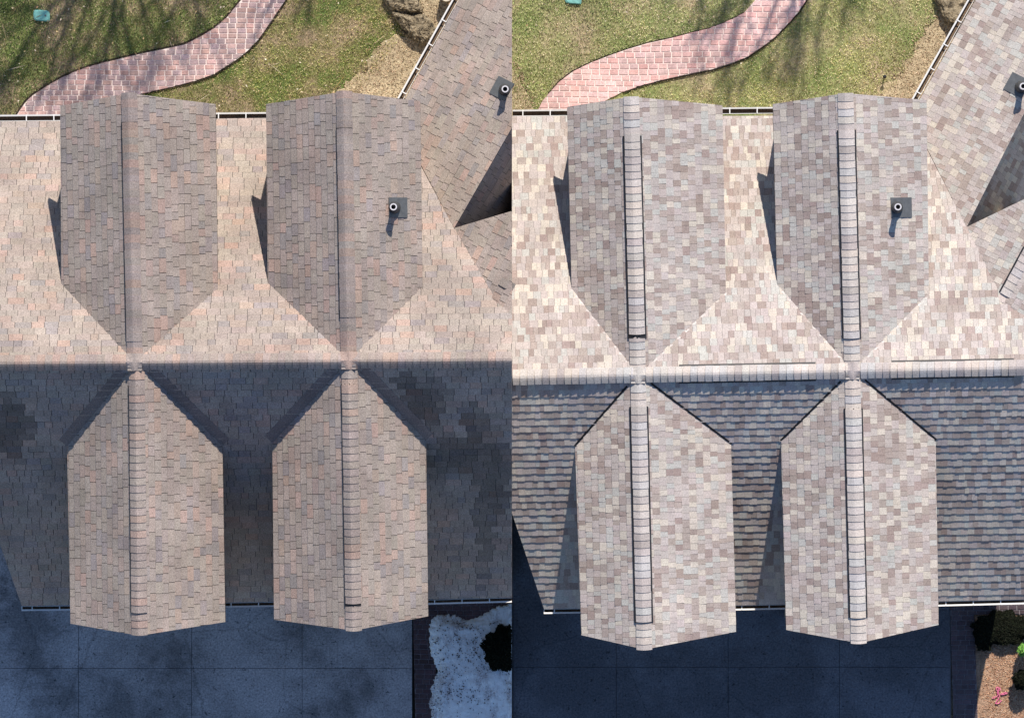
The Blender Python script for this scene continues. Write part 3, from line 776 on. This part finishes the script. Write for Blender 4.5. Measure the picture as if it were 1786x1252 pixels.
# edging seams of soil beside the paths
def edging(pts, wd, label, name='path_edging'):
    mb = MB()
    for (a, b) in zip(pts, pts[1:]): mb.bar(W(*a, .034), W(*b, .034), wd, .05)
    tag(mb.build(name, M['dark_soil']), label, 'edging')
edging([(23,207),(43,177),(57,164),(84,147),(107,134),(139,120),(176,109),(237,94),(285,84),(322,76),(351,61),(374,47),(390,34),(402,21),(420,-2),(437,-40)], .030, 'dark soil edge along the upper side of the left brick path')
edging([(500,0),(475,38),(452,71),(434,90),(414,106),(374,132),(346,142),(310,151),(270,160),(239,167)], .018, 'dark soil edge along the lower side of the left brick path')
edging([(1408,0),(1394,23),(1377,41),(1357,62),(1337,79),(1304,102),(1276,113),(1244,123),(1200,132),(1162,140),(1120,150),(1087,162)], .020, 'dark soil edge along the lower side of the right brick path')
edging([(956,163),(973,143),(997,124.5),(1029,108.5),(1060,96.5),(1095,84.5),(1129,74.5),(1170,65.5),(1205,56.5),(1235,49.5),(1260,40.5),(1280,31.5),(1298,21.5)], .010, 'thin soil edge along the upper side of the right brick path')

# ------------------------------------------------------------------ boulders
def boulder(name, outline, h, label, seed, mat=None, z0=-.02):
    r = random.Random(seed); pts = [W(x, y, 0) for x, y in outline]
    cx = sum(p.x for p in pts)/len(pts); cy = sum(p.y for p in pts)/len(pts)
    # densify the outline
    N = 72; ring = []
    per = [(pts[i]-pts[i-1]).length for i in range(1, len(pts))]+[(pts[0]-pts[-1]).length]; tot = sum(per)
    for k in range(N):
        d = k/N*tot; i = 0
        while d > per[i] and i < len(per)-1: d -= per[i]; i += 1
        ring.append(pts[i].lerp(pts[(i+1)%len(pts)], d/per[i]))
    for _ in range(2): ring = [(ring[k-1]+ring[k]*2+ring[(k+1)%N])/4 for k in range(N)]
    V = []; F = []; J = 16
    from mathutils import noise as mn
    for j in range(J+1):
        t = j/J; s = math.cos(t*math.pi/2)**.55 if j < J else 0
        z = h*math.sin(t*math.pi/2)**.8
        for k in range(N):
            p = ring[k]; x = cx+(p.x-cx)*s; y = cy+(p.y-cy)*s
            q = Vector((x*3, y*3, seed+z*3)); n = mn.noise(q)*.10+abs(mn.noise(q*2.6))*.10+abs(mn.noise(q*6))*.07+mn.noise(q*14)*.05
            rx_, ry_ = (x-cx), (y-cy); l = math.hypot(rx_, ry_)+1e-6
            V.append((x+rx_/l*n*(.5 if j < J else 0), y+ry_/l*n*(.5 if j < J else 0), z0+z+n*h*(1.2 if j else 0)))
    for j in range(J):
        for k in range(N): F.append((j*N+k, j*N+(k+1)%N, (j+1)*N+(k+1)%N, (j+1)*N+k))
    o = mesh(name, V, F, mat or M['rock']); tag(o, label, 'boulder')
    return o
boulder('boulder', [(668,-40),(672,0),(684,16),(700,22),(722,24),(738,22),(730,4),(738,-40)], .26, 'rough tan boulder cut off by the top edge, left of the white gutter', 3)
boulder('boulder', [(688,24),(704,27),(724,28),(740,24),(752,36),(762,52),(760,66),(748,78),(730,76),(712,62),(698,44)], .28, 'rough dark-edged boulder touching the left white wing gutter', 9)
boulder('boulder', [(1622,-40),(1630,2),(1640,20),(1652,38),(1672,46),(1690,44),(1702,20),(1715,-40)], .26, 'smooth tan boulder cut off by the top edge beside the right wing gutter', 15)
boulder('boulder', [(850,1262),(851,1235),(862,1225),(874,1219),(884,1226),(891,1238),(892,1262)], .16, 'brown rock poking out of the snow at the bottom edge', 21, plain('brown_rock', (.12,.07,.055), .95, 12, .5, 1.4, bmp=.02))

# ------------------------------------------------------------------ small things on the ground
def teal_box(px, py, rx_, ry_, label, clip=None):
    p = W(px, py, 0); e = empty('utility_box', (p.x, p.y, 0), label, 'utility box', None)
    sx, sy = rx_*.0105, ry_*.0105
    def rr(s, z):
        o = []
        for i in range(20):
            a = 2*math.pi*i/20; c, d = math.cos(a), math.sin(a)
            o.append((p.x+sx*s*math.copysign(abs(c)**.45, c), p.y+sy*s*math.copysign(abs(d)**.45, d)-.02*c, z))
        return o
    mb = MB(); mb.prism(rr(1.06, .045), rr(1.1, -.03)); mb.build('rim', M['teal'], e)
    mb = MB(); mb.prism(rr(.9, .062), rr(.97, .045)); mb.build('lid', M['teal'], e)
    mb = MB(); mb.tube((p.x+sx*.5, p.y, .06), (p.x+sx*.5, p.y, .068), .018, .018, 8); mb.build('lid_bolt', M['flash'], e)
teal_box(73, 28, 13, 9, 'faded teal utility box lid flush in the dark left lawn')
teal_box(1000, -1, 13, 8, 'teal utility box lid cut off by the top edge of the right lawn')
# path light
p = W(1542, 135, 0); e = empty('path_light', (p.x, p.y, 0), 'small black round path light standing in the dry right lawn', 'garden light')
mb = MB(); mb.tube((p.x, p.y, -.05), (p.x, p.y, .18), .010, .010, 8); mb.build('stake', M['black'], e)
mb = MB(); mb.tube((p.x, p.y, .18), (p.x, p.y, .20), .034, .034, 14); mb.tube((p.x, p.y, .20), (p.x, p.y, .225), .034, .008, 14); mb.build('light_cap', M['black'], e)
# post with round cream cap beside gutter
p = W(779, -6, 0); e = empty('wooden_post', (p.x, p.y, 0), 'tan wooden post with cream round face just above the left wing gutter', 'post')
mb = MB(); mb.box(p.x+.04, p.x+.22, p.y-.24, p.y+.3, 0, .32); mb.build('post', M['tan'], e)
mb = MB(); mb.tube((p.x, p.y, .0), (p.x, p.y, .36), .11, .11, 24); mb.build('round_cap', M['cream'], e)
# pink marking
mb = MB()
sq = [(1733,1214),(1738,1215),(1742,1208),(1737,1199),(1741,1197),(1743,1203),(1739,1207),(1744,1212),(1740,1220),(1736,1226),(1742,1226),(1747,1220)]
for q in (sq, [(1741,1203),(1744,1198),(1745,1203)], [(1745,1210),(1752,1207),(1758,1208),(1747,1211)], [(1730,1216),(1735,1217)]):
    for a, b in zip(q, q[1:]): mb.bar(W(*a, .05), W(*b, .05), .011, .012)
tag(mb.build('pink_marking_tape', M['pink']), 'tangled pink marking tape lying on the bark mulch', 'marking tape')

# ------------------------------------------------------------------ snow
def snow():
    out = [(753,1078),(764,1072),(780,1071),(792,1072),(804,1078),(818,1079),(832,1076),(844,1072),(850,1066),(862,1059),(872,1056),(882,1058),(892.8,1050),(892.8,1290),(748,1290),(752,1240),(745,1228),(752,1218),(753,1200),(756,1186),(761,1172),(759,1160),(752,1140),(747,1115),(748,1092)]
    pts = [(W(x, y, .1).x, W(x, y, .1).y) for x, y in out]
    from mathutils import noise as mn
    x0 = min(p[0] for p in pts); y0 = min(p[1] for p in pts); y1 = max(p[1] for p in pts); st = .018
    bx = W(880, 1132, .1)
    V = []; F = []; idx = {}; nx = int((-.004-x0)/st)+1; ny = int((y1-y0)/st)+1
    for i in range(nx+1):
        for j in range(ny+1):
            x = min(x0+i*st, -.003); y = y0+j*st
            wx = x+.05*mn.noise(Vector((x*8, y*8, 1)))+.035*mn.noise(Vector((x*25, y*25, 1))); wy = y+.05*mn.noise(Vector((x*8, y*8, 5)))+.035*mn.noise(Vector((x*25, y*25, 5)))
            ins = inside(pts, min(wx, -.004), wy)
            d = edge_dist([p for p in pts], wx, wy) if ins else 0
            if x > -.35: d = max(d, 0) + (.12 if ins else 0)
            if math.hypot(x-bx.x, y-bx.y) < .30: d *= .4
            h = .02+.16*min(1, d/.20)**.6*(1+.25*mn.noise(Vector((x*2, y*2, 0)))) if ins else -.05
            h += .014*mn.noise(Vector((x*9, y*9, 3)))+.006*mn.noise(Vector((x*30, y*30, 3)))
            idx[i, j] = len(V); V.append((x, y, h))
    for i in range(nx):
        for j in range(ny):
            q = (idx[i, j], idx[i+1, j], idx[i+1, j+1], idx[i, j+1])
            if any(V[k][2] > -.03 for k in q): F.append(q)
    tag(mesh('snow_patch', V, F, M['snow'], smooth=True), 'melting snow patch with dirt specks in the bed beside the driveway', 'snow')
    mb = MB()
    for _ in range(900):
        a = rnd.choice(((880,1132,50),(800,1185,40),(845,1180,35),(780,1120,40),(770,1220,30),(830,1110,45)))
        x = rnd.gauss(a[0], a[2]*.8); y = rnd.gauss(a[1], a[2]*.8)
        if not (752 < x < 890 and 1082 < y < 1252): continue
        q = W(x, y, .2); s = rnd.uniform(.004, .014); an = rnd.uniform(0, 3)
        if not inside(pts, q.x, q.y): continue
        mb.add([(q.x+s*math.cos(an+k*1.57)*(1 if k%2 else 1.8), q.y+s*math.sin(an+k*1.57), .17) for k in range(4)]+[(q.x, q.y, .215)], [(0,1,4),(1,2,4),(2,3,4),(3,0,4)], jit((.05,.035,.025), .4))
    tag(mb.build('debris', M['leaf']), 'dark bark bits scattered over the melting snow', kind='stuff')
snow()

# ------------------------------------------------------------------ shrubs
def shrub(px, py, r, h, n, cols, label, clip=0, ls=.03, ry=None):
    ry = ry or r
    p = W(px, py, h*.5); e = empty('shrub', (p.x, p.y, 0), label, 'shrub')
    mb = MB(); rr = random.Random(int(px))
    for _ in range(n):
        u = rr.uniform(-1, 1); a = rr.uniform(0, 6.283); k = rr.uniform(.3, 1)**.45; s = math.sqrt(1-u*u)
        lump = 1+.10*math.sin(a*5+u*4)+.07*math.sin(a*11)
        x = p.x+r*k*s*math.cos(a)*lump; y = p.y+ry*k*s*math.sin(a)*lump; z = h*.52+h*.5*k*u
        if z < .02: continue
        if clip > 0 and x > -.02: continue
        an = rr.uniform(0, 6.28); l = ls*rr.uniform(.6, 1.4); el = rr.uniform(-.5, .9)
        d = Vector((math.cos(an)*math.cos(el), math.sin(an)*math.cos(el), math.sin(el)))*l; sd = Vector((-math.sin(an), math.cos(an), rr.uniform(-.4, .4)))*l*.35
        c0 = Vector((x, y, z)); c = cols()
        mb.add([c0-d*.5, c0+sd, c0+d, c0-sd], [(0,1,2,3)], c)
    mb.build('foliage', M['leaf'], e)
    st = MB(); st.tube((p.x-(.05 if clip else 0), p.y, -.05), (p.x-(.05 if clip else 0), p.y, h*.5), .03, .015, 8)
    for k in range(7):
        a = k*.9; st.tube((p.x-(.05 if clip else 0), p.y, h*.15), (p.x-(.12 if clip else 0)+math.cos(a)*r*(.5 if clip == 0 or math.cos(a) < 0 else .1), p.y+math.sin(a)*ry*.5, h*.6), .014, .005, 5)
    st.build('stem', M['bark'], e)
dk = lambda: jit((.009,.011,.006), .4)
shrub(882, 1131, .40, .55, 15000, dk, 'round almost black evergreen shrub ringed by snow', 1)
shrub(1748, 1095, .50, .28, 16000, dk, 'dark shrub widened to stand in for shade right of the brick border', ry=.30)  # enlarged so its dark mass and cast shadow make the bed's shade
shrub(1716, 1108, .17, .24, 4000, dk, 'small dark shrub added to fill in shade against the right brick border', ry=.27)  # added beside the wide shrub to carry the dark area to the border
#shrub(1717, 1222, .09, .12, 2500, dk, 'narrow dark creeping shrub along the brick border by the pink tape', ry=.34)
shrub(1784, 1185, .17, .5, 4000, dk, 'dark shrub at the right edge below the green leafy one')
shrub(1786, 1133, .09, .6, 700, lambda: jit((.16,.34,.07), .25), 'bright green leafy shrub cut off by the right edge', ls=.05)

# ------------------------------------------------------------------ bare trees north of the frame whose shadows lie on the lawn
def tree(x, y, h, seed, label):
    e = empty('bare_tree', (x, y, 0), label, 'tree', 'bare trees beyond the lawn')
    r = random.Random(seed); tr = MB(); cr = MB()
    top = Vector((x+r.uniform(-.3, .3), y+r.uniform(-.2, .2), h*.45)); tr.tube((x, y, -.1), top, .16, .10, 12)
    def br(p, d, l, rad, dep):
        q = p+d*l; cr.tube(p, q, rad, rad*.7, 6 if dep > 2 else 4, cap=False)
        if dep == 0: return
        for _ in range(3 if dep > 1 else 4):
            nd = (d+Vector((r.uniform(-.7,.7), r.uniform(-.7,.7), r.uniform(-.1,.5)))).normalized()
            br(p.lerp(q, r.uniform(.6, 1)), nd, l*r.uniform(.6, .85), rad*.6, dep-1)
    for _ in range(4): br(top, Vector((r.uniform(-.6,.6), r.uniform(-.6,.6), 1)).normalized(), h*.24, .08, 4)
    tr.build('trunk', M['bark'], e); cr.build('branches', M['bark'], e)
tree(-5.6, 13.6, 7.6, 2, 'bare leafless tree beyond the dark left lawn, casting streaky shadows on it')
tree(-3.2, 13.2, 6.5, 5, 'smaller bare tree beyond the left brick path')
tree(6.4, 13.5, 7.2, 8, 'bare leafless tree beyond the dry right lawn, casting streaky shadows on it')
print('objects', len(bpy.data.objects))
